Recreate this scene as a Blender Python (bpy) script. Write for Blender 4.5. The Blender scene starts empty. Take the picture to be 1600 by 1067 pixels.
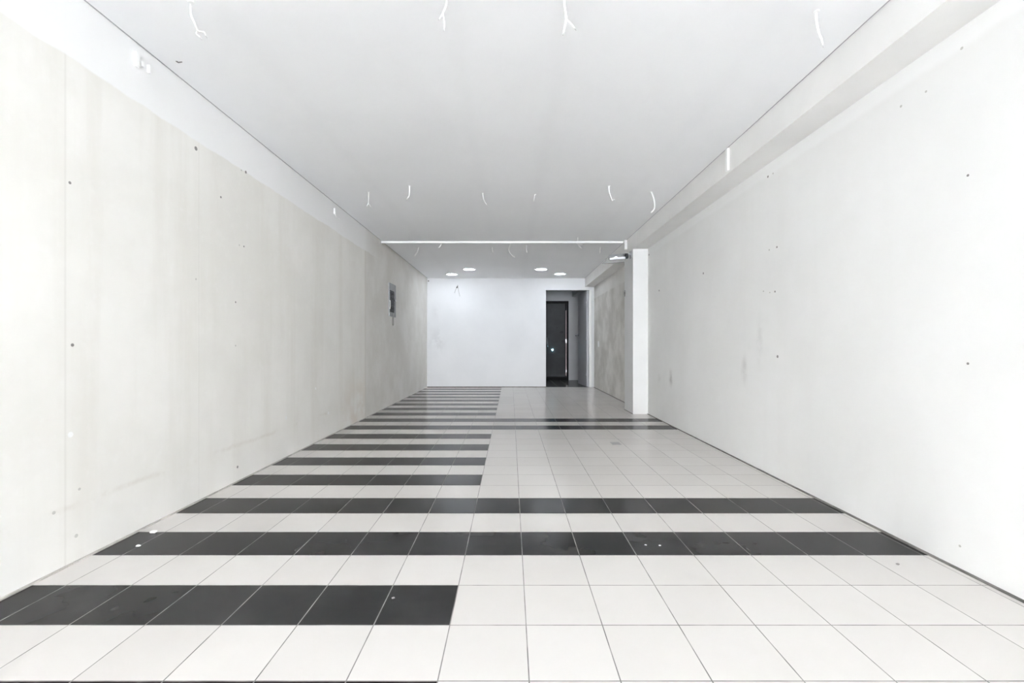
import bpy, bmesh, math, random
from mathutils import Vector, Matrix
random.seed(7)
C = bpy.context.scene.collection
sc = bpy.context.scene

# ------------------------------------------------------------------ geometry constants (metres)
T = 0.25                 # floor tile
H = 0.916                # camera height
F = 715.0                # focal length in px of the 1600 px frame
CX, CY = 798.0, 540.0    # vanishing point of the long walls
XL, XR = -1.84, 1.835    # side walls
ZC = 2.40                # ceiling
YF, YB = -6.2, 10.07    # shop front, back wall
XB = 1.635               # bulkhead / pillar face
ZB = 2.21                # bulkhead underside
X0 = 0.0504              # tile grout phase in x
P0, P1 = 6.12, 6.57      # pillar front / back
D0, D1, DH = 0.775, 1.722, 2.14   # doorway in the back wall
YC = 12.18               # far wall of the passage behind

def at(x, y, Y):
    return Vector(((x - CX) * Y / F, Y, H - (y - CY) * Y / F))
def on_ceiling(x, y):
    Y = (ZC - H) * F / (CY - y); return Vector(((x - CX) * Y / F, Y, ZC))
def on_floor(x, y):
    Y = H * F / (y - CY); return Vector(((x - CX) * Y / F, Y, 0))
def on_side(x, y, X):
    Y = X * F / (x - CX); return Vector((X, Y, H - (y - CY) * Y / F))

# ------------------------------------------------------------------ mesh helpers
def bx(bm, x0, x1, y0, y1, z0, z1, mi=0, bevel=0):
    r = bmesh.ops.create_cube(bm, size=1.0)
    vs = r['verts']
    bmesh.ops.scale(bm, vec=(abs(x1-x0), abs(y1-y0), abs(z1-z0)), verts=vs)
    bmesh.ops.translate(bm, vec=((x0+x1)/2, (y0+y1)/2, (z0+z1)/2), verts=vs)
    for f in {f for v in vs for f in v.link_faces}: f.material_index = mi
    if bevel:
        es = list({e for v in vs for e in v.link_edges})
        bmesh.ops.bevel(bm, geom=es, offset=bevel, segments=2, affect='EDGES', profile=0.7)
    return vs
def cyl(bm, p0, p1, r0, r1=None, seg=20, mi=0):
    p0, p1 = Vector(p0), Vector(p1); d = p1 - p0
    r = bmesh.ops.create_cone(bm, cap_ends=True, segments=seg, radius1=r0, radius2=r0 if r1 is None else r1, depth=d.length)
    M = Matrix.Translation((p0+p1)/2) @ d.to_track_quat('Z', 'Y').to_matrix().to_4x4()
    bmesh.ops.transform(bm, matrix=M, verts=r['verts'])
    for f in {f for v in r['verts'] for f in v.link_faces}: f.material_index = mi; f.smooth = len(f.verts) == 4
    return r['verts']
def smooth_path(pts, n=6):
    pts = [Vector(p) for p in pts]
    if len(pts) < 3: return pts
    out = []
    P = [pts[0]*2 - pts[1]] + pts + [pts[-1]*2 - pts[-2]]
    for i in range(1, len(P)-2):
        a, b, c, d = P[i-1:i+3]
        for k in range(n):
            t = k/n
            out.append(0.5*((2*b) + (c-a)*t + (2*a-5*b+4*c-d)*t*t + (3*b-a-3*c+d)*t**3))
    out.append(pts[-1]); return out
def tube(bm, pts, r, seg=10, taper=None, mi=0):
    pts = [Vector(p) for p in pts]; rings = []
    up = Vector((0.31, 0.93, 0.2)).normalized()
    for i, p in enumerate(pts):
        d = (pts[min(i+1, len(pts)-1)] - pts[max(i-1, 0)]).normalized()
        u = d.cross(up); u = u.normalized() if u.length > 1e-5 else Vector((1, 0, 0))
        v = d.cross(u)
        rr = r if taper is None else r + (taper - r)*i/(len(pts)-1)
        rings.append([bm.verts.new(p + u*rr*math.cos(2*math.pi*k/seg) + v*rr*math.sin(2*math.pi*k/seg)) for k in range(seg)])
    for a, b in zip(rings, rings[1:]):
        for k in range(seg):
            f = bm.faces.new((a[k], a[(k+1) % seg], b[(k+1) % seg], b[k])); f.smooth = True; f.material_index = mi
    bm.faces.new(rings[0][::-1]).material_index = mi; bm.faces.new(rings[-1]).material_index = mi
def ring(bm, c, r_out, r_in, z0, z1, seg=40, mi=0):
    prof = [(r_out, z1), (r_out, z0+0.004), (r_out-0.004, z0), (r_in+0.003, z0), (r_in, z0+0.003), (r_in, z1)]
    rows = []
    for k in range(seg):
        a = 2*math.pi*k/seg
        rows.append([bm.verts.new((c[0]+r*math.cos(a), c[1]+r*math.sin(a), z)) for r, z in prof])
    for k in range(seg):
        a, b = rows[k], rows[(k+1) % seg]
        for i in range(len(prof)):
            j = (i+1) % len(prof)
            f = bm.faces.new((a[i], b[i], b[j], a[j])); f.smooth = False; f.material_index = mi
def obj(name, bm, mats, parent=None, loc=None, label=None, cat=None, group=None, kind=None):
    """link a bmesh as ONE object; geometry is given in world space, loc is where the origin goes"""
    bmesh.ops.recalc_face_normals(bm, faces=bm.faces)
    me = bpy.data.meshes.new(name)
    o = bpy.data.objects.new(name, me)
    org = Vector(loc) if loc is not None else (parent_origin(parent) if parent else Vector((0, 0, 0)))
    bmesh.ops.translate(bm, vec=-org, verts=bm.verts)
    bm.to_mesh(me); bm.free()
    for m in (mats if isinstance(mats, (list, tuple)) else [mats]): me.materials.append(m)
    C.objects.link(o)
    if parent:
        o.parent = parent; o.location = org - parent_origin(parent)
    else: o.location = org
    tag(o, label, cat, group, kind); return o
def parent_origin(p):
    v = Vector((0, 0, 0))
    while p: v = v + p.location; p = p.parent
    return v
def tag(o, label=None, cat=None, group=None, kind=None):
    if label: o['label'] = label
    if cat: o['category'] = cat
    if group: o['group'] = group
    if kind: o['kind'] = kind
def empty(name, loc, label, cat, group=None, kind=None):
    o = bpy.data.objects.new(name, None); C.objects.link(o); o.location = loc; o.empty_display_size = 0.1
    tag(o, label, cat, group, kind); return o
NB = bmesh.new

# ------------------------------------------------------------------ materials
class G:
    def __init__(s, name):
        s.m = bpy.data.materials.new(name); s.m.use_nodes = True
        s.nt = s.m.node_tree; s.b = s.nt.nodes['Principled BSDF']
        s.tc = s.n('ShaderNodeTexCoord'); s.co = s.tc.outputs['Object']
    def n(s, t, **kw):
        nd = s.nt.nodes.new(t)
        for k, v in kw.items(): setattr(nd, k, v)
        return nd
    def link(s, a, b): s.nt.links.new(a, b)
    def put(s, sock, v):
        if hasattr(v, 'is_output'): s.link(v, sock)
        else: sock.default_value = v
    def math(s, op, a, b=0.0, c=None, clamp=False):
        nd = s.n('ShaderNodeMath', operation=op); nd.use_clamp = clamp
        s.put(nd.inputs[0], a); s.put(nd.inputs[1], b)
        if c is not None: s.put(nd.inputs[2], c)
        return nd.outputs[0]
    def mix(s, f, a, b, blend='MIX'):
        nd = s.n('ShaderNodeMix', data_type='RGBA', blend_type=blend)
        s.put(nd.inputs[0], f)
        for i, v in ((6, a), (7, b)):
            if isinstance(v, tuple): v = (*v, 1.0) if len(v) == 3 else v
            s.put(nd.inputs[i], v)
        return nd.outputs[2]
    def noise(s, scale, detail=4, rough=0.55, vec=None, stretch=None):
        nd = s.n('ShaderNodeTexNoise'); nd.inputs['Scale'].default_value = scale
        nd.inputs['Detail'].default_value = detail; nd.inputs['Roughness'].default_value = rough
        v = vec or s.co
        if stretch:
            mp = s.n('ShaderNodeMapping'); mp.inputs['Scale'].default_value = stretch; s.link(v, mp.inputs[0]); v = mp.outputs[0]
        s.link(v, nd.inputs['Vector']); return nd.outputs['Fac']
    def ramp(s, v, lo, hi):
        nd = s.n('ShaderNodeMapRange'); nd.interpolation_type = 'SMOOTHSTEP'
        s.put(nd.inputs[0], v); nd.inputs[1].default_value = lo; nd.inputs[2].default_value = hi
        return nd.outputs[0]
    def xyz(s):
        nd = s.n('ShaderNodeSeparateXYZ'); s.link(s.co, nd.inputs[0]); return nd.outputs
    def band(s, v, c, w):          # 1 at c fading to 0 at |v-c| = w
        return s.ramp(s.math('ABSOLUTE', s.math('SUBTRACT', v, c)), w, 0.0)
    def bump(s, h, strength=0.2, dist=0.002):
        nd = s.n('ShaderNodeBump'); nd.inputs['Strength'].default_value = strength; nd.inputs['Distance'].default_value = dist
        s.put(nd.inputs['Height'], h); s.link(nd.outputs[0], s.b.inputs['Normal'])
    def done(s, col=None, rough=0.5, metal=0.0, spec=None):
        if col is not None:
            if isinstance(col, tuple): col = (*col, 1.0) if len(col) == 3 else col
            s.put(s.b.inputs['Base Color'], col)
        s.put(s.b.inputs['Roughness'], rough); s.put(s.b.inputs['Metallic'], metal)
        if spec is not None: s.b.inputs['Specular IOR Level'].default_value = spec
        return s.m
def plain(name, col, rough=0.5, metal=0.0, var=0.06, scale=30, spec=None):
    g = G(name); f = g.noise(scale)
    c = g.mix(g.ramp(f, 0.3, 0.7), tuple(v*(1-var) for v in col), tuple(min(1, v*(1+var)) for v in col))
    return g.done(c, rough, metal, spec)
def emit(name, col, strength):
    g = G(name); g.b.inputs['Emission Color'].default_value = (*col, 1); g.b.inputs['Emission Strength'].default_value = strength
    return g.done((0.8, 0.8, 0.8), 0.4)

# floor tiles -------------------------------------------------------
def floor_mat():
    g = G('glazed_floor_tiles'); o = g.xyz()
    u = g.math('DIVIDE', o[1], T); v = g.math('DIVIDE', g.math('SUBTRACT', o[0], X0), T)
    ru = g.math('FLOOR', u); rv = g.math('FLOOR', v); fu = g.math('FRACT', u); fv = g.math('FRACT', v)
    du = g.math('MINIMUM', fu, g.math('SUBTRACT', 1.0, fu)); dv = g.math('MINIMUM', fv, g.math('SUBTRACT', 1.0, fv))
    d = g.math('MINIMUM', du, dv)
    even = g.math('LESS_THAN', g.math('ABSOLUTE', g.math('MODULO', g.math('ADD', ru, 100.0), 2.0)), 0.5)
    left = g.math('LESS_THAN', rv, -1.5)
    full = g.math('ADD', g.math('LESS_THAN', g.math('ABSOLUTE', g.math('SUBTRACT', ru, 9.0)), 1.5),
                  g.math('LESS_THAN', g.math('ABSOLUTE', g.math('SUBTRACT', ru, 21.0)), 1.5))
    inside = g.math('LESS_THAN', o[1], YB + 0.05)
    black = g.math('MULTIPLY', g.math('MULTIPLY', even, g.math('MAXIMUM', left, full)), inside)
    cmb = g.n('ShaderNodeCombineXYZ'); g.link(ru, cmb.inputs[0]); g.link(rv, cmb.inputs[1])
    wn = g.n('ShaderNodeTexWhiteNoise', noise_dimensions='2D'); g.link(cmb.outputs[0], wn.inputs['Vector'])
    rnd = wn.outputs['Value']
    smear = g.noise(3.5, 3, 0.55)
    white = g.mix(rnd, (0.60, 0.577, 0.553), (0.635, 0.613, 0.59))
    white = g.mix(g.math('MULTIPLY', g.ramp(smear, 0.5, 0.78), 0.12), white, (0.48, 0.455, 0.43))
    blk = g.mix(rnd, (0.018, 0.0168, 0.0165), (0.025, 0.0236, 0.023))
    blk = g.mix(g.math('MULTIPLY', g.ramp(smear, 0.45, 0.75), 0.5), blk, (0.040, 0.038, 0.0375))
    tile = g.mix(black, white, blk)
    tile = g.mix(inside, (0.10, 0.095, 0.09), tile)  # passage floor beyond the doorway: its dimness is put into the tile colour
    grn = g.noise(9, 3)
    grout_c = g.mix(g.ramp(grn, 0.35, 0.7), (0.15, 0.145, 0.14), (0.30, 0.29, 0.275))
    gm = g.math('SUBTRACT', 1.0, g.ramp(d, 0.0055, 0.0085))
    col = g.mix(gm, tile, grout_c)
    r = g.math('ADD', 0.22, g.math('MULTIPLY', gm, 0.45))
    g.bump(g.math('SUBTRACT', 1.0, gm), 0.25, 0.0015)
    return g.done(col, r, spec=0.09)

# walls -------------------------------------------------------------
def concrete_mat():
    g = G('beige_fair_faced_concrete'); o = g.xyz()
    big = g.noise(1.1, 5, 0.6); streak = g.noise(1.0, 5, 0.6, stretch=(1, 5.0, 0.35)); fine = g.noise(16, 5, 0.65)
    base = g.mix(g.ramp(big, 0.3, 0.72), (0.74, 0.725, 0.685), (0.82, 0.806, 0.772))
    base = g.mix(g.math('MULTIPLY', g.ramp(streak, 0.45, 0.72), 0.42), base, (0.68, 0.655, 0.60))
    base = g.mix(g.math('MULTIPLY', g.ramp(fine, 0.5, 0.8), 0.25), base, (0.84, 0.83, 0.81))
    # rust-tinted construction joint near the floor
    wob = g.math('ADD', o[2], g.math('MULTIPLY', g.math('SUBTRACT', g.noise(6, 4), 0.5), 0.05))
    patch = g.ramp(g.noise(2.6, 5, 0.7), 0.45, 0.62)
    base = g.mix(g.math('MULTIPLY', g.math('MULTIPLY', g.band(wob, 0.244, 0.022), patch), 0.28), base, (0.48, 0.42, 0.35))
    base = g.mix(g.math('MULTIPLY', g.ramp(o[2], 0.26, 0.05), 0.35), base, (0.82, 0.81, 0.79))
    rust = g.math('MULTIPLY', g.math('MULTIPLY', g.ramp(o[2], 0.75, 0.15), g.band(o[1], 5.5, 0.8)), g.ramp(g.noise(3.2, 5), 0.35, 0.65))
    base = g.mix(g.math('MULTIPLY', rust, 0.5), base, (0.60, 0.50, 0.40))
    # formwork seams
    for yy, w, a in ((1.89, 0.008, 0.16), (2.70, 0.006, 0.12), (3.9, 0.006, 0.08)):
        base = g.mix(g.math('MULTIPLY', g.band(o[1], yy, w), a), base, (0.40, 0.38, 0.34))
    base = g.mix(g.math('MULTIPLY', g.math('MULTIPLY', g.band(o[1], 5.80, 0.05), g.ramp(o[2], 2.14, 2.10)), 0.4), base, (0.48, 0.44, 0.38))
    # the length of wall behind the seam is greyer render
    grey = g.mix(g.ramp(g.noise(1.7, 5, 0.65), 0.35, 0.7), (0.66, 0.64, 0.60), (0.75, 0.735, 0.705))
    base = g.mix(g.ramp(o[1], 5.79, 5.83), base, grey)
    # whiter paint band under the ceiling, cut in with a wavering brush line
    edge = g.math('ADD', o[2], g.math('MULTIPLY', g.math('SUBTRACT', g.noise(3.5, 4), 0.5), 0.05))
    up = g.math('MULTIPLY', g.ramp(edge, 2.112, 2.125), g.ramp(o[1], 6.6, 5.4))
    base = g.mix(g.math('MULTIPLY', up, 0.9), base, (0.845, 0.845, 0.845))
    g.bump(fine, 0.12, 0.003)
    return g.done(base, 0.75, spec=0.25)
def right_mat():
    g = G('scuffed_white_wall_paint'); o = g.xyz()
    big = g.noise(0.9, 5, 0.6); streak = g.noise(1.0, 4, 0.6, stretch=(1, 4.0, 0.3)); fine = g.noise(20, 4)
    base = g.mix(g.ramp(big, 0.3, 0.7), (0.775, 0.77, 0.757), (0.825, 0.822, 0.812))
    base = g.mix(g.math('MULTIPLY', g.ramp(streak, 0.5, 0.75), 0.22), base, (0.74, 0.73, 0.71))
    def smudge(yy, zz, wy, wz, a):
        nonlocal base
        b = g.math('MULTIPLY', g.band(g.math('ADD', o[1], g.math('MULTIPLY', g.math('SUBTRACT', g.noise(9, 3), 0.5), 0.10)), yy, wy), g.band(o[2], zz, wz))
        base = g.mix(g.math('MULTIPLY', g.math('MULTIPLY', b, g.ramp(g.noise(7, 5, 0.7), 0.3, 0.65)), a), base, (0.33, 0.31, 0.29))
    for px, y0, y1, w, a in ((1048, 572, 610, 0.07, 0.6), (1163, 545, 610, 0.07, 0.32), (1187, 470, 590, 0.06, 0.25), (1030, 580, 605, 0.1, 0.25)):
        p = on_side(px, (y0+y1)/2, XR); hz = (y1-y0)/2*p.y/F
        smudge(p.y, p.z, w, hz, a)
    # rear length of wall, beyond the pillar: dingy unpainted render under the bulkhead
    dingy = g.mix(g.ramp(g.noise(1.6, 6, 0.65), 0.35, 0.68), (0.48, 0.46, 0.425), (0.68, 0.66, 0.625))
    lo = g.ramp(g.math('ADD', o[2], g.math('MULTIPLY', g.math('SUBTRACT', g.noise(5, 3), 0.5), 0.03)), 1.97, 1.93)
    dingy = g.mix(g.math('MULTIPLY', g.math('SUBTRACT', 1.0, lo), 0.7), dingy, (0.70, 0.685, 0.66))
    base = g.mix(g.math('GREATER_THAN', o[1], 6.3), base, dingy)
    edge = g.math('ADD', o[2], g.math('MULTIPLY', g.math('SUBTRACT', g.noise(3.0, 4), 0.5), 0.06))
    base = g.mix(g.math('MULTIPLY', g.math('MULTIPLY', g.ramp(edge, 2.10, 2.14), g.ramp(o[1], 6.2, 5.6)), 0.5), base, (0.88, 0.88, 0.88))
    g.bump(fine, 0.08, 0.002)
    return g.done(base, 0.7, spec=0.25)
def back_mat():
    g = G('white_back_wall_paint'); o = g.xyz()
    base = g.mix(g.ramp(g.noise(1.2, 5), 0.3, 0.7), (0.69, 0.695, 0.71), (0.735, 0.74, 0.755))
    sm = g.math('MULTIPLY', g.math('MULTIPLY', g.band(o[0], -1.62, 0.30), g.band(o[2], 1.02, 0.42)), g.ramp(g.noise(4.0, 5, 0.65), 0.42, 0.62))
    base = g.mix(g.math('MULTIPLY', sm, 0.35), base, (0.42, 0.41, 0.42))
    sm2 = g.math('MULTIPLY', g.math('MULTIPLY', g.band(o[0], -1.65, 0.15), g.band(o[2], 1.65, 0.30)), g.ramp(g.noise(4.0, 5), 0.35, 0.6))
    base = g.mix(g.math('MULTIPLY', sm2, 0.2), base, (0.42, 0.41, 0.42))
    g.bump(g.noise(30), 0.06, 0.002)
    return g.done(base, 0.65, spec=0.3)
def ceil_mat():
    g = G('matt_white_ceiling_paint'); o = g.xyz()
    base = g.mix(g.ramp(g.noise(0.8, 4), 0.3, 0.7), (0.885, 0.888, 0.90), (0.915, 0.918, 0.93))
    for xx, w, a in ((-1.27, 0.10, 0.06), (-0.27, 0.09, 0.05), (0.26, 0.09, 0.06), (1.2, 0.09, 0.04)):
        wob = g.math('ADD', o[0], g.math('MULTIPLY', g.math('SUBTRACT', g.noise(1.5, 3), 0.5), 0.06))
        base = g.mix(g.math('MULTIPLY', g.band(wob, xx, w), a), base, (0.65, 0.65, 0.66))
    g.bump(g.noise(40), 0.05, 0.002)
    return g.done(base, 0.8, spec=0.2)

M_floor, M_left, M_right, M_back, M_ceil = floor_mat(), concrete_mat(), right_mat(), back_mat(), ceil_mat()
M_white = plain('white_gloss_paint', (0.80, 0.80, 0.79), 0.4, var=0.02, scale=3)
M_bulk = plain('white_bulkhead_paint', (0.80, 0.79, 0.775), 0.7, var=0.03, scale=2)
M_pill = plain('white_pillar_paint', (0.63, 0.63, 0.625), 0.55, var=0.02, scale=2)
M_dirt = plain('grimy_joint_filler', (0.16, 0.15, 0.14), 0.9, var=0.3, scale=14)
M_joint = plain('pale_floor_joint', (0.42, 0.40, 0.37), 0.9, var=0.25, scale=9)
M_hole = plain('dark_drill_hole', (0.24, 0.23, 0.22), 0.9)
M_faint = plain('filled_drill_hole', (0.52, 0.51, 0.48), 0.9)
M_plug = plain('white_wall_plug', (0.82, 0.82, 0.81), 0.5)
M_gap = plain('gap_shade_strip', (0.44, 0.44, 0.45), 0.9)  # tone stands in for the shade inside the ceiling gaps
M_pave = plain('pale_concrete_paving', (0.54, 0.545, 0.56), 0.85, var=0.12, scale=6)
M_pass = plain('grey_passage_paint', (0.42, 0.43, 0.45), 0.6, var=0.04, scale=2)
M_cable = plain('white_cable_sheath', (0.86, 0.86, 0.85), 0.4, var=0.02)
M_core = plain('grey_wire_core', (0.45, 0.45, 0.45), 0.5, var=0.1)
M_duct = plain('white_cable_trunking', (0.88, 0.88, 0.87), 0.35, var=0.01)
M_ltrim = plain('downlight_trim', (0.70, 0.71, 0.72), 0.35)
M_lhous = plain('downlight_can_metal', (0.35, 0.35, 0.36), 0.4, 0.6)
M_lamp = emit('lit_downlight_diffuser', (0.86, 0.93, 1.0), 12.0)
M_galv = plain('grey_panel_metal', (0.27, 0.275, 0.28), 0.55, 0.1, var=0.08, scale=12)
M_blackp = plain('black_switchgear_plastic', (0.012, 0.014, 0.017), 0.6, var=0.2)
M_chrome = plain('polished_chrome', (0.70, 0.71, 0.75), 0.22, 1.0, var=0.02)
M_hood = plain('dull_lamp_hood_metal', (0.20, 0.195, 0.185), 0.5, 0.2, var=0.1)
M_tube = plain('white_lamp_glass', (0.86, 0.87, 0.90), 0.2, var=0.01)
M_doorleaf = plain('grey_white_door_paint', (0.40, 0.40, 0.43), 0.45, var=0.03, scale=3)
M_steel = plain('dark_security_door_paint', (0.052, 0.055, 0.058), 0.6, var=0.1, scale=4, spec=0.15)
M_frame = plain('black_door_frame', (0.008, 0.008, 0.009), 0.6, var=0.1, spec=0.1)
M_strip = plain('copper_toned_edge_strip', (0.26, 0.20, 0.20), 0.35, 0.6, var=0.1)
M_spot = emit('bluish_bright_spot', (0.45, 0.85, 1.0), 6.0)
M_plate = plain('worn_grey_floor_plate', (0.30, 0.29, 0.29), 0.5, 0.3, var=0.1)
M_grey = plain('dark_grey_switch_plastic', (0.14, 0.135, 0.13), 0.5)

# ------------------------------------------------------------------ the setting
def struct(name, bm, mats, label, cat, loc=None, parent=None):
    return obj(name, bm, mats, parent, loc, label, cat, None, 'structure')
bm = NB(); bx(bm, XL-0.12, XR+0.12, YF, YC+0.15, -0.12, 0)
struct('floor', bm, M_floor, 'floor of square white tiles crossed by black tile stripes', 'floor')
bm = NB(); bx(bm, -14, 14, -24, YF, -0.14, -0.012)
struct('pavement', bm, M_pave, 'pale pavement outside the open shop front', 'pavement')

GAP = 0.013
bm = NB(); bx(bm, XL+GAP, XB-GAP*0.8, YF, YB, ZC, ZC+0.05)
bx(bm, XL-0.12, XR+0.12, YF, YC+0.15, ZC+0.05, ZC+0.16)
bx(bm, XL, XR, YB, YC+0.1, ZC, ZC+0.05)
struct('ceiling', bm, M_ceil, 'plain white ceiling with thin shadow gaps along both sides', 'ceiling')

def dots(bm, side, lst):
    X = XL if side < 0 else XR
    for px, py, r, mi in lst:
        p = on_side(px, py, X)
        cyl(bm, p + Vector((side*0.004, 0, 0)), p + Vector((-side*0.0012, 0, 0)), r, seg=10, mi=mi)
bm = NB(); bx(bm, XL-0.12, XL, YF, YB+0.15, 0, ZC+0.05)
dots(bm, -1, [(109, 285.5, .006, 1), (113, 539, .007, 1), (110, 679, .012, 2), (306, 232, .012, 1), (384, 269, .010, 1), (377, 266, .006, 3),
              (381, 385, .006, 1), (374, 383, .005, 3), (368, 472, .006, 1), (368, 540, .006, 3), (306, 436, .006, 3), (119, 837, .008, 3), (84, 801, .007, 3),
              (447, 653, .014, 2), (371, 729.5, .009, 1), (124, 764, .006, 3), (345, 308, .007, 1), (493, 607, .012, 2), (513, 645, .016, 2)])
struct('wall_left', bm, [M_left, M_hole, M_plug, M_faint], 'long beige concrete wall on the left with a whiter band on top', 'wall')
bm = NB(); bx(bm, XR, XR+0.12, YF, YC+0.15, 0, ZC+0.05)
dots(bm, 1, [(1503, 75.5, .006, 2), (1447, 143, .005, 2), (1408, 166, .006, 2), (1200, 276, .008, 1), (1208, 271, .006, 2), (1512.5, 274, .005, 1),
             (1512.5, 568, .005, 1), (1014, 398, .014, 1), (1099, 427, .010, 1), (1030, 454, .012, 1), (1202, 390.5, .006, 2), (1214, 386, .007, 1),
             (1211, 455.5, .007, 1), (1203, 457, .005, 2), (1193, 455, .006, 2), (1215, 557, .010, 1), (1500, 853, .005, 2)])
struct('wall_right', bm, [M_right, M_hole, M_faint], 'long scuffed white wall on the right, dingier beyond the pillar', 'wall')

# back wall with the doorway cut in it
bm = NB(); t = 0.13
bx(bm, XL, D0, YB, YB+t, 0, ZC); bx(bm, D0, D1+0.05, YB, YB+t, DH, ZC); bx(bm, D1+0.05, XR, YB, YB+t, 0, ZC)
p = at(669.5, 439, YB); cyl(bm, p+Vector((0, .004, 0)), p+Vector((0, -.003, 0)), .016, seg=12, mi=1)
struct('wall_back', bm, [M_back, M_hole], 'white end wall with a tall doorway at its right end', 'wall')
# passage behind
bm = NB(); bx(bm, XL, 0.56, YC, YC+0.14, 0, ZC); bx(bm, 0.56, 1.54, YC, YC+0.14, 2.105, ZC); bx(bm, 1.54, XR, YC, YC+0.14, 0, ZC)
struct('wall_passage', bm, M_pass, 'dim grey wall of the passage seen through the doorway', 'wall')
bm = NB(); bx(bm, -0.65, -0.5, YB+t, YC, 0, ZC)
struct('wall_passage_end', bm, M_pass, 'end wall of the passage hidden left of the doorway', 'wall')
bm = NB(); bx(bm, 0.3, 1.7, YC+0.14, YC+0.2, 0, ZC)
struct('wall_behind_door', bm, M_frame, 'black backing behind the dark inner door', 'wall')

# bulkhead and pillar
bm = NB(); bx(bm, XB, XR, YF, YB, ZB, ZC+0.05)
struct('bulkhead', bm, M_bulk, 'boxed white beam running along the top of the right wall', 'beam')
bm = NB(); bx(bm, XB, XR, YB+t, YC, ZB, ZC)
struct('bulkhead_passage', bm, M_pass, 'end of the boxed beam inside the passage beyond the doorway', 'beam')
bm = NB(); bx(bm, XB, XR, P0, P1, 0, ZB)
struct('pillar', bm, M_pill, 'bright white square pillar against the right wall under the beam', 'pillar')

# joints at the foot of the walls, shade strips in the ceiling gaps
bm = NB(); bx(bm, XR-0.011, XR, YF, P0, 0, 0.007); bx(bm, XR-0.012, XR, P1, YB, 0, 0.008); bx(bm, XB-0.006, XB, P0, P1, 0, 0.006)
struct('trim_1', bm, M_dirt, 'dark grimy joint along the foot of the right wall', 'joint')
bm = NB(); bx(bm, XL, XL+GAP+0.001, YF, YB, ZC+0.004, ZC+0.05)  # strip filling the gap, its grey paints the shade in there
struct('trim_4', bm, M_gap, 'grey strip painting the shade in the gap between left wall and ceiling', 'gap')
bm = NB(); bx(bm, XB-GAP, XB+0.004, YF, YB, ZC+0.004, ZC+0.05)
struct('trim_5', bm, M_gap, 'grey strip painting the shade in the gap between boxed beam and ceiling', 'gap')
bm = NB(); bx(bm, XL, XL+0.010, YF, YB, 0, 0.007)
struct('trim_2', bm, M_joint, 'pale joint along the foot of the left wall', 'joint')
bm = NB(); bx(bm, XL, D0, YB-0.012, YB, 0, 0.016)
struct('trim_3', bm, M_dirt, 'dark joint along the foot of the white end wall', 'joint')

# ------------------------------------------------------------------ doors
# frame post of the doorway
bm = NB(); bx(bm, D1, D1+0.05, YB-0.018, YB+t+0.005, 0, DH, bevel=0.003); bx(bm, D1+0.018, D1+0.05, YB-0.03, YB-0.018, 0, DH, bevel=0.002)
fr = struct('door_frame', bm, M_white, 'narrow white frame post on the right side of the doorway', 'door frame')
# white leaf, swung back into the passage
hinge = Vector((D1-0.006, YB+0.03, 0.012)); free = Vector((1.668, YB+0.98, 0.012))
ang = math.atan2(free.y-hinge.y, free.x-hinge.x)
R = Matrix.Translation(hinge) @ Matrix.Rotation(ang, 4, 'Z')
def leafbox(*a, **k):
    b = NB(); bx(b, *a, **k); bmesh.ops.transform(b, matrix=R, verts=b.verts); return b
leaf = struct('door_1', leafbox(0, 0.93, 0.0, 0.042, 0, DH-0.02, bevel=0.002), M_doorleaf,
              'grey-white door leaf standing open into the passage', 'door', loc=hinge)
b = NB()
for s0, s1 in ((0.042, 0.052),):
    cyl(b, (0.87, s0, 1.16), (0.87, s1, 1.16), 0.026); cyl(b, (0.87, s1, 1.16), (0.87, s1+0.03, 1.16), 0.010)
    r = bmesh.ops.create_uvsphere(b, u_segments=16, v_segments=10, radius=0.028); bmesh.ops.translate(b, vec=(0.87, s1+0.05, 1.16), verts=r['verts'])
bmesh.ops.transform(b, matrix=R, verts=b.verts)
obj('door_knob', b, M_chrome, leaf, label='round chrome door knob')
for zz in (0.25, 1.05, 1.85):
    b = NB(); cyl(b, (-0.004, 0.045, zz-0.05), (-0.004, 0.045, zz+0.05), 0.008, seg=12); bmesh.ops.transform(b, matrix=R, verts=b.verts)
    obj('hinge', b, M_chrome, leaf)

# dark inner door with black frame
bm = NB()
bx(bm, 0.56, 0.61, YC-0.015, YC+0.14, 0, 2.105, bevel=0.003); bx(bm, 1.495, 1.54, YC-0.015, YC+0.14, 0, 2.105, bevel=0.003)
bx(bm, 0.61, 1.495, YC-0.015, YC+0.14, 2.055, 2.105, bevel=0.003)
d2 = struct('door_2', bm, M_frame, 'dark steel door in a black frame at the far end of the passage', 'door', loc=(1.05, YC, 0))
YD = YC + 0.07
bm = NB(); bx(bm, 0.615, 1.455, YD, YD+0.05, 0.085, 2.045, bevel=0.003)
zr = at(870, 491, YD).z
bx(bm, 0.66, 1.42, YD-0.004, YD, zr-0.008, zr+0.008)
bx(bm, 0.66, 1.42, YD-0.004, YD, 0.22, 0.235)
lf = obj('door_leaf', bm, M_steel, d2)
bm = NB(); bx(bm, 0.61, 1.495, YC-0.01, YC+0.14, 0, 0.08, bevel=0.004); obj('threshold', bm, M_frame, d2)
bm = NB(); bx(bm, 1.476, 1.490, YD-0.012, YD+0.04, 0.11, at(884, 485, YD).z, bevel=0.002); obj('edge_strip', bm, M_strip, d2, label='pinkish metal edge strip')
for px, py, s in ((884.5, 533, 0.05), (884.8, 580, 0.04)):
    bm = NB(); p = at(px, py, YD); bx(bm, p.x-0.016, p.x+0.016, YD-0.03, YD-0.012, p.z-s, p.z+s, bevel=0.004); obj('latch', bm, M_chrome, d2, label='bright metal latch on the door edge')
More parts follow.
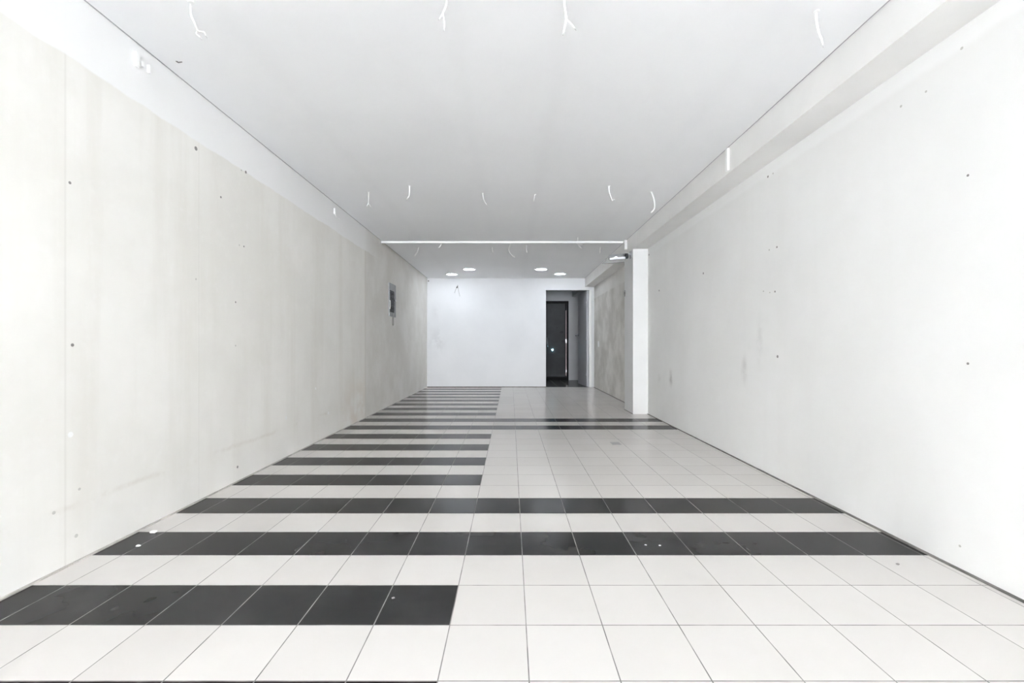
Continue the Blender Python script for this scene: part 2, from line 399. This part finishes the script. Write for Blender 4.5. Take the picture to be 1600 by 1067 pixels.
for px, py in ((877, 519), (880, 533)):
    bm = NB(); p = at(px, py, YD); bx(bm, p.x-0.055, p.x+0.055, YD-0.035, YD, p.z-0.03, p.z+0.03, bevel=0.005)
    cyl(bm, p+Vector((0, -0.035, 0)), p+Vector((0, -0.045, 0)), 0.014)
    obj('lock_box', bm, M_blackp, d2, label='black lock box on the door leaf')
bm = NB(); p = at(870, 512, YD); cyl(bm, (p.x, YD, p.z), (p.x, YD-0.012, p.z), 0.016); obj('peephole', bm, M_blackp, d2, label='small black peephole')
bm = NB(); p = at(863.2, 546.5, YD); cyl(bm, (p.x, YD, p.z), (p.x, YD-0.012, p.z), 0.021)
kl = obj('bright_spot', bm, M_chrome, d2, label='small bluish-white bright spot on the dark door')
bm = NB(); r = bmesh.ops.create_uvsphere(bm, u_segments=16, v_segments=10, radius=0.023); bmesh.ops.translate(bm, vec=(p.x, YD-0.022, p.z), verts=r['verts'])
obj('lens', bm, M_spot, kl)  # small emissive ball for the bright spot
bm = NB(); p = at(855, 535, YD)
for zz in (0.10, -0.10): cyl(bm, (p.x, YD, p.z+zz), (p.x, YD-0.05, p.z+zz), 0.012)
cyl(bm, (p.x, YD-0.05, p.z-0.15), (p.x, YD-0.05, p.z+0.15), 0.014); obj('pull_handle', bm, M_chrome, d2, label='chrome pull handle near the left edge of the dark door')

# ------------------------------------------------------------------ cable trunking on the ceiling and short stubs of it
yT = 6.50
bm = NB(); bx(bm, XL-0.003, XB-0.04, yT, yT+0.03, ZC-0.026, ZC+0.006, bevel=0.003)
tr = obj('cable_trunking', bm, M_duct, loc=(0, yT, ZC), label='thin white cable trunking straight across the ceiling from wall to beam', cat='trunking')
bm = NB(); p0, p1 = at(979, 376, 6.42), at(983, 389, 6.42)
bx(bm, XB-0.035, XB+0.003, 6.42, 6.46, p1.z, ZC-0.002, bevel=0.004)
obj('trunking_stub', bm, M_duct, loc=(XB, 6.44, ZC), label='short white trunking stub hanging at the beam where the ceiling trunking ends', cat='trunking', group='white trunking stubs')
pa, pb = on_side(1137.5, 234, XB), on_side(1137.5, 267, XB)
bm = NB(); bx(bm, XB-0.014, XB+0.003, pa.y-0.018, pa.y+0.018, pb.z, ZC-0.004, bevel=0.003); 
so = obj('trunking_stub', bm, M_duct, loc=(XB, pa.y, ZC), label='white upright trunking piece on the face of the beam, nearer than the pillar', cat='trunking', group='white trunking stubs')
def stub(px, y0, y1, w, label, foot=False):
    a, b_ = on_side(px, y0, XL), on_side(px, y1, XL)
    bm = NB(); bx(bm, XL-0.003, XL+0.014, a.y-w, a.y+w, b_.z, min(a.z, ZC-0.004), bevel=0.003)
    o = obj('trunking_stub', bm, M_duct, loc=(XL, a.y, b_.z), label=label, cat='trunking', group='white trunking stubs')
    if foot:
        bm = NB(); tube(bm, smooth_path([(XL+0.007, a.y, b_.z+0.01), (XL+0.012, a.y+0.03, b_.z-0.02), (XL+0.014, a.y+0.10, b_.z-0.015)]), 0.006); obj('wire_end', bm, M_cable, o)
stub(211.6, 82, 105, 0.011, 'larger white stub high on the left wall, nearest the shop front')
stub(219.5, 96, 104, 0.006, 'tiny white stub between the two others high on the left wall')
stub(231, 102, 114, 0.006, 'thin white stub high on the left wall, right of the larger one')
stub(522.5, 325.6, 335, 0.018, 'white stub with a wire end under the ceiling edge midway down left wall', True)

# ------------------------------------------------------------------ loose cables hanging from the ceiling
def cable(pts, label, r=0.0045, forks=(), rose=True):
    a = on_ceiling(*pts[0]); Y = a.y
    P = [a + Vector((0, 0, 0.006))]
    for i, (x, y) in enumerate(pts[1:]):
        q = at(x, y, Y + 0.02*math.sin(1.7*i+Y)); P.append(q)
    bm = NB(); tube(bm, smooth_path(P), r)
    if rose: cyl(bm, a + Vector((0, 0, 0.0005)), a - Vector((0, 0, 0.003)), 0.014, 0.011, 14)
    o = obj('hanging_cable', bm, M_cable, loc=a, label=label, cat='cable', group='loose cables hanging from the ceiling')
    for f in forks:
        q = [at(x, y, Y + 0.02*math.sin(1.7*(len(pts)-2)+Y) + 0.012*k) for k, (x, y) in enumerate(f)]
        bm = NB(); tube(bm, smooth_path(q), r*0.72); tube(bm, [q[-1], q[-1] + (q[-1]-q[-2]).normalized()*0.012], r*0.35, mi=1)
        obj('wire_end', bm, [M_cable, M_core], o)
cable([(299, 3), (298, 12), (298.5, 23), (304, 36), (309, 49)], 'long white cable dangling nearest the camera on the left', 0.0042, [[(309, 49), (307, 53), (312, 58)], [(309, 49), (318, 50), (321, 55)]])
cable([(698, -4), (697.5, 4), (696.5, 10), (692, 21)], 'white cable with two splayed ends at the top, left of centre', 0.0042, [[(692, 21), (687.5, 28)], [(692, 21), (694, 34), (694, 44)]])
cable([(882, -6), (882, 8), (883.5, 18), (885, 31)], 'white cable with a thick forked end at the top, right of centre', 0.0045, [[(885, 31), (882.5, 42), (880.5, 51)], [(885, 31), (892, 37), (897.5, 44)]])
cable([(1275, 18), (1276, 34), (1279, 50), (1284, 62)], 'white cable dangling near the beam, nearest the camera on the right', 0.0045, [[(1284, 62), (1285.5, 70)]])
cable([(576, 301), (576, 310), (575.8, 318)], 'white cable with a small forked end nearest the left wall, in the middle row', 0.0045, [[(575.8, 318), (573.5, 322)], [(575.8, 318), (579, 323)]])
cable([(639.7, 291), (639.6, 301), (639, 307)], 'straight white cable hooked at its tip, second from left wall in middle row', 0.0048, [[(639, 307), (635.5, 311)]])
cable([(754, 302), (755, 309), (757, 315), (760, 320)], 'curved white cable just left of centre in the middle row', 0.0045)
cable([(836, 304), (834.6, 309), (833.8, 314.5)], 'short faint cable just right of centre in the middle row', 0.004)
cable([(951.5, 291), (951.7, 299), (954, 307), (956.5, 314)], 'slanting white cable second from the beam in the middle row', 0.0045, [[(956.5, 314), (959.5, 312)]])
cable([(1017.5, 300), (1021, 308), (1022.8, 318), (1022, 327), (1017.5, 332)], 'long bowed white cable closest to the beam in the middle row', 0.006)
cable([(690, 379.4), (689, 383), (685.5, 387)], 'small bent cable just beyond the trunking, second from left wall', 0.0055)
cable([(654, 387), (653, 392), (648, 400)], 'bent cable beyond the trunking, nearest the left wall', 0.0055)
cable([(769.3, 387), (769.8, 390.5), (770.2, 394)], 'tiny straight cable beyond the trunking, left of the curled one', 0.005)
cable([(798, 382), (795.3, 387), (795.5, 392), (799, 398), (804, 401.8)], 'curled cable beyond the trunking at the middle of the ceiling', 0.0055)
cable([(822, 383.5), (822.5, 389), (823.2, 394.5)], 'short faint cable beyond the trunking, right of the curled one', 0.005)
cable([(903, 371.5), (902, 379), (904, 383), (908, 388)], 'forked cable hanging in front of the trunking towards its right end', 0.0055, [[(904, 383), (911, 382)]])
cable([(938, 387), (937.6, 391), (937.4, 395.5)], 'short faint cable beyond the trunking, nearest the lamp by the pillar', 0.0055)
# small chip in the ceiling paint
# wires sprouting from the back wall
a = at(714.5, 449, YB)
bm = NB(); cyl(bm, a+Vector((0, 0.004, 0)), a-Vector((0, 0.006, 0)), 0.02, seg=14)
tube(bm, smooth_path([a, a+Vector((0.005, -0.03, 0.04)), a+Vector((0.02, -0.04, 0.03)), a+Vector((-0.03, -0.045, -0.05)), a+Vector((-0.055, -0.04, -0.13))]), 0.005)
o = obj('wall_wire', bm, M_core, loc=a, label='pair of loose wires sprouting high on the white end wall', cat='wire')
bm = NB(); tube(bm, smooth_path([a+Vector((0.02, -0.04, 0.03)), a+Vector((0.03, -0.045, -0.06)), a+Vector((0.06, -0.03, -0.2))]), 0.0045); obj('wire_end', bm, M_core, o)
bm = NB(); tube(bm, [a+Vector((-0.012, -0.047, -0.02)), a+Vector((0.008, -0.047, 0.015))], 0.009); obj('connector', bm, M_blackp, o, label='dark wire connector')

# ------------------------------------------------------------------ downlights
def downlight(px, py, label, R_=0.125, double=False):
    c = on_ceiling(px, py)
    e = empty('downlight', c, label, 'ceiling light', 'recessed downlights at the rear of the ceiling')
    bm = NB(); ring(bm, (c.x, c.y), R_, R_-0.018, ZC-0.012, ZC+0.002); obj('trim_ring', bm, M_ltrim, e)
    bm = NB()
    if double:
        for s in (-1, 1):
            w = R_-0.019; vs = []
            for zz in (ZC-0.010, ZC-0.0005):
                vs.append([bm.verts.new((c.x+s*(0.008+w*0.94*math.sin(a)), c.y+w*0.99*math.cos(a), zz)) for a in [math.pi*k/20 for k in range(21)]])
            bm.faces.new(vs[0]); bm.faces.new(vs[1][::-1])
            for k in range(21): bm.faces.new((vs[0][k], vs[0][(k+1) % 21], vs[1][(k+1) % 21], vs[1][k]))
    else:
        cyl(bm, (c.x, c.y, ZC-0.010), (c.x, c.y, ZC-0.0005), R_-0.019, seg=40)
    obj('diffuser', bm, M_lamp, e)
    bm = NB(); bx(bm, c.x-R_-0.008, c.x-R_+0.004, c.y-0.012, c.y+0.012, ZC-0.009, ZC, bevel=0.002); obj('spring_clip', bm, M_lhous, e)
downlight(733, 420.2, 'lit downlight with two lamps, left of middle, nearer of the left pair', double=True)
downlight(706, 428, 'lit round downlight closest to the left wall, farther of the left pair')
downlight(845.5, 420.2, 'lit round downlight right of middle, nearer of the right pair')
downlight(875, 427.5, 'lit round downlight above the doorway, farther of the right pair')

# ------------------------------------------------------------------ lamp at the pillar
YLm = 6.17
def L(x, y, dy=0): return at(x, y, YLm) + Vector((0, dy, 0))
e = empty('wall_lamp', (XB, YLm+0.03, L(985, 397).z), 'unlit chrome tube lamp in a grey metal hood beside the pillar top', 'lamp')
pts = [L(942, 411), L(952.5, 400.3), L(965, 397.6), L(982.5, 395.8), L(983, 401), L(975, 408.6), L(960, 410.3)]
bm = NB()
fr_ = [bm.verts.new(p+Vector((0, 0.05, 0))) for p in pts]; bk = [bm.verts.new(p+Vector((0, 0.058, 0))) for p in pts]
bm.faces.new(fr_); bm.faces.new(bk[::-1])
for i in range(len(pts)): j = (i+1) % len(pts); bm.faces.new((fr_[i], fr_[j], bk[j], bk[i]))
# folded lips along the upper and lower edges of the hood
for idx in ((0, 1, 2, 3), (0, 6, 5)):
    for i, j in zip(idx, idx[1:]):
        a0, a1 = pts[i]+Vector((0, 0.05, 0)), pts[j]+Vector((0, 0.05, 0)); off = Vector((0, -0.055, -0.004)); th = Vector((0, 0, 0.005))
        vs = [bm.verts.new(v) for v in (a0, a1, a1+off, a0+off, a0+th, a1+th, a1+off+th, a0+off+th)]
        for q in ((0, 1, 2, 3), (7, 6, 5, 4), (0, 4, 5, 1), (1, 5, 6, 2), (2, 6, 7, 3), (3, 7, 4, 0)): bm.faces.new([vs[k] for k in q])
obj('hood', bm, M_hood, e)
c0, c1 = L(951.5, 402.2, 0.012), L(977, 400.0, 0.012)
bm = NB(); cyl(bm, c0, c1, 0.036, seg=32); obj('reflector_tube', bm, M_chrome, e, label='polished chrome tube')
bm = NB(); cyl(bm, L(952.2, 405.0, -0.012), L(976.6, 402.9, -0.012), 0.015, seg=24); obj('lamp_glass', bm, M_tube, e, label='white lamp glass under the chrome tube')
bm = NB(); cyl(bm, c1, c1+(c1-c0).normalized()*0.035, 0.037, seg=24)
cap = obj('end_cap', bm, M_blackp, e, label='black end cap')
bm = NB(); cyl(bm, c1+(c1-c0).normalized()*0.035, c1+(c1-c0).normalized()*0.045, 0.015, seg=16); obj('screw', bm, M_chrome, cap)
bm = NB(); zt = L(983, 397).z; bx(bm, L(979, 397).x, XB, YLm+0.035, YLm+0.065, zt-0.004, zt+0.012, bevel=0.002); bx(bm, XB-0.008, XB, YLm+0.005, YLm+0.095, zt-0.05, zt+0.05, bevel=0.002)
obj('bracket', bm, M_galv, e)

# ------------------------------------------------------------------ electrical panel on the left wall
ya, yb = on_side(606.8, 460, XL).y, on_side(617, 460, XL).y
zt, zb = 1.868, 1.362
e = empty('electrical_panel', (XL, (ya+yb)/2, zb), 'open grey electrical panel with black breakers on the left wall', 'electrical panel')
bm = NB(); bx(bm, XL, XL+0.016, ya, yb, zb, zt, bevel=0.003); bx(bm, XL+0.016, XL+0.020, ya+0.245, yb-0.015, zb+0.015, zt-0.015, bevel=0.002)
obj('back_plate', bm, M_galv, e)
y0, y1 = ya+0.008, ya+0.24; z0, z1 = 1.425, 1.755
bm = NB(); bx(bm, XL+0.016, XL+0.028, y0, y1, z0, z1, bevel=0.004)
ho = obj('breaker_housing', bm, M_blackp, e)
for k in range(4):
    zz = z0 + 0.03 + k*0.073
    bm = NB(); bx(bm, XL+0.028, XL+0.036, y0+0.05, y1-0.02, zz, zz+0.055, bevel=0.003); bx(bm, XL+0.036, XL+0.046, y0+0.09, y0+0.12, zz+0.012, zz+0.04, bevel=0.003)
    obj('breaker', bm, M_blackp, ho)
bm = NB(); cyl(bm, (XL+0.02, y1+0.045, 1.62), (XL+0.045, y1+0.045, 1.62), 0.018); obj('lock', bm, M_chrome, e, label='small bright lock')
bm = NB(); tube(bm, smooth_path([(XL+0.024, y0-0.003, 1.60), (XL+0.030, y0-0.006, 1.56), (XL+0.028, y0-0.005, 1.50), (XL+0.022, y0-0.002, 1.47)]), 0.0035); obj('earth_wire', bm, M_cable, e, label='pale wire looping out of the breakers')
yc = on_side(613, 500, XL).y
bm = NB(); tube(bm, smooth_path([(XL+0.012, yc, zb+0.03), (XL+0.012, yc, zb-0.06), (XL+0.013, yc-0.004, zb-0.115), (XL+0.016, yc-0.02, zb-0.125)]), 0.011); obj('conduit', bm, M_hood, e, label='short grey cable tail below the panel')

# ------------------------------------------------------------------ small fittings
p = on_side(975.3, 457.5, XB)
ys = P1-0.045
bm = NB(); bx(bm, XB-0.012, XB, ys-0.022, ys+0.022, 1.62, 1.71, bevel=0.003)
o = obj('wall_switch', bm, M_grey, loc=(XB, ys, 1.62), label='narrow dark switch on the side of the white pillar', cat='switch')
bm = NB(); bx(bm, XB-0.017, XB-0.012, ys-0.010, ys+0.010, 1.645, 1.685, bevel=0.002); obj('rocker', bm, M_blackp, o)
p = on_side(935.6, 537.5, XR)
bm = NB(); bx(bm, XR-0.012, XR, p.y-0.06, p.y+0.06, p.z-0.06, p.z+0.06, bevel=0.004)
o = obj('wall_switch', bm, M_white, loc=(XR, p.y, p.z), label='pale switch plate on the dingy wall just right of the doorway', cat='switch')
bm = NB(); bx(bm, XR-0.018, XR-0.012, p.y-0.03, p.y+0.03, p.z-0.035, p.z+0.035, bevel=0.003); obj('rocker', bm, M_white, o)
q0, q1 = on_floor(953.3, 691), on_floor(970, 695)
bm = NB(); bx(bm, 0.94, 1.023, q1.y, q0.y, 0, 0.003, bevel=0.001)
for sx in (0.955, 1.008): cyl(bm, (sx, (q0.y+q1.y)/2, 0.003), (sx, (q0.y+q1.y)/2, 0.0042), 0.005, seg=10)
obj('floor_plate', bm, M_plate, loc=(0.98, (q0.y+q1.y)/2, 0), label='small grey metal plate on the white tiles short of the pillar', cat='floor plate')

def chip(px, py, r, mat, name, label, cat):
    c = on_floor(px, py); bm = NB()
    rr = bmesh.ops.create_icosphere(bm, subdivisions=2, radius=r)
    for v in rr['verts']:
        k = 0.75 + 0.5*random.random(); v.co = Vector((v.co.x*k*1.3, v.co.y*k, v.co.z*k*0.5))
    zmin = min(v.co.z for v in bm.verts)
    bmesh.ops.translate(bm, vec=(c.x, c.y, -zmin), verts=bm.verts)
    obj(name, bm, mat, loc=c, label=label, cat=cat, group='crumbs of plaster and grit on the floor')
chip(240, 832.6, 0.013, M_plug, 'plaster_chip', 'largest white plaster chip at the left wall end of a black stripe', 'chip')
chip(216, 854, 0.008, M_plug, 'plaster_chip', 'smaller white plaster chip on the black stripe below the largest chip', 'chip')
chip(1009, 852, 0.0045, M_plug, 'plaster_chip', 'tiny white chip on the nearest full black stripe, left of its neighbour', 'chip')
chip(1031, 853, 0.005, M_plug, 'plaster_chip', 'tiny white chip on the nearest full black stripe, right of its neighbour', 'chip')
chip(614.6, 935, 0.0045, M_hole, 'grit_crumb', 'dark grit crumb on white tile just past the end of the near left stripe', 'crumb')
chip(1403, 882.5, 0.006, M_hole, 'grit_crumb', 'dark grit crumb on the white tiles near the right wall', 'crumb')
p = on_ceiling(279, 95.8)
bm = NB(); tube(bm, [p+Vector((-0.012, 0, 0.002)), p+Vector((-0.002, 0, -0.006)), p+Vector((0.016, 0.004, -0.001))], 0.004, taper=0.002)
obj('ceiling_hook', bm, M_grey, loc=p, label='tiny dark hook in the ceiling near the left wall', cat='hook')

# ------------------------------------------------------------------ light
w = bpy.data.worlds.new('overcast_street_sky'); sc.world = w; w.use_nodes = True
nt = w.node_tree; bg = nt.nodes['Background']
bg.inputs['Color'].default_value = (0.93, 0.965, 1.0, 1); bg.inputs['Strength'].default_value = 1.2
sun = bpy.data.lights.new('hazy_daylight', 'SUN'); sun.energy = 5.6; sun.angle = math.radians(50); sun.color = (0.97, 0.985, 1.0)
so = bpy.data.objects.new('hazy_daylight', sun); C.objects.link(so); so.location = (0, -6, 5)
fill_sun = bpy.data.lights.new('pavement_fill_sun', 'SUN'); fill_sun.energy = 240.0; fill_sun.angle = math.radians(2); fill_sun.color = (0.90, 0.95, 1.0)  # added second sun: hits the unseen pavement only, to bounce fill onto the ceiling
s2 = bpy.data.objects.new('pavement_fill_sun', fill_sun); C.objects.link(s2); s2.location = (-5, -6, 6)
s2.rotation_euler = Vector((0.62, -0.03, -0.78)).to_track_quat('-Z', 'Y').to_euler()
so.rotation_euler = Vector((0.0, 1.0, -0.12)).to_track_quat('-Z', 'Y').to_euler()

# ------------------------------------------------------------------ camera
cam = bpy.data.cameras.new('camera'); co = bpy.data.objects.new('camera', cam); C.objects.link(co)
cam.sensor_width = 36.0; cam.lens = F/1600*36.0; cam.clip_start = 0.05
co.location = (0, 0, H); co.rotation_euler = (math.pi/2, 0, 0)
cam.shift_x = (800-CX)/1600.0; cam.shift_y = (CY-533.5)/1600.0
sc.camera = co
sc.view_settings.view_transform = 'Standard'; sc.view_settings.look = 'None'
sc.view_settings.exposure = 1.76; sc.view_settings.gamma = 1.0; sc.view_settings.use_curve_mapping = False
sc.cycles.max_bounces = 12; sc.cycles.diffuse_bounces = 8; sc.cycles.use_denoising = True
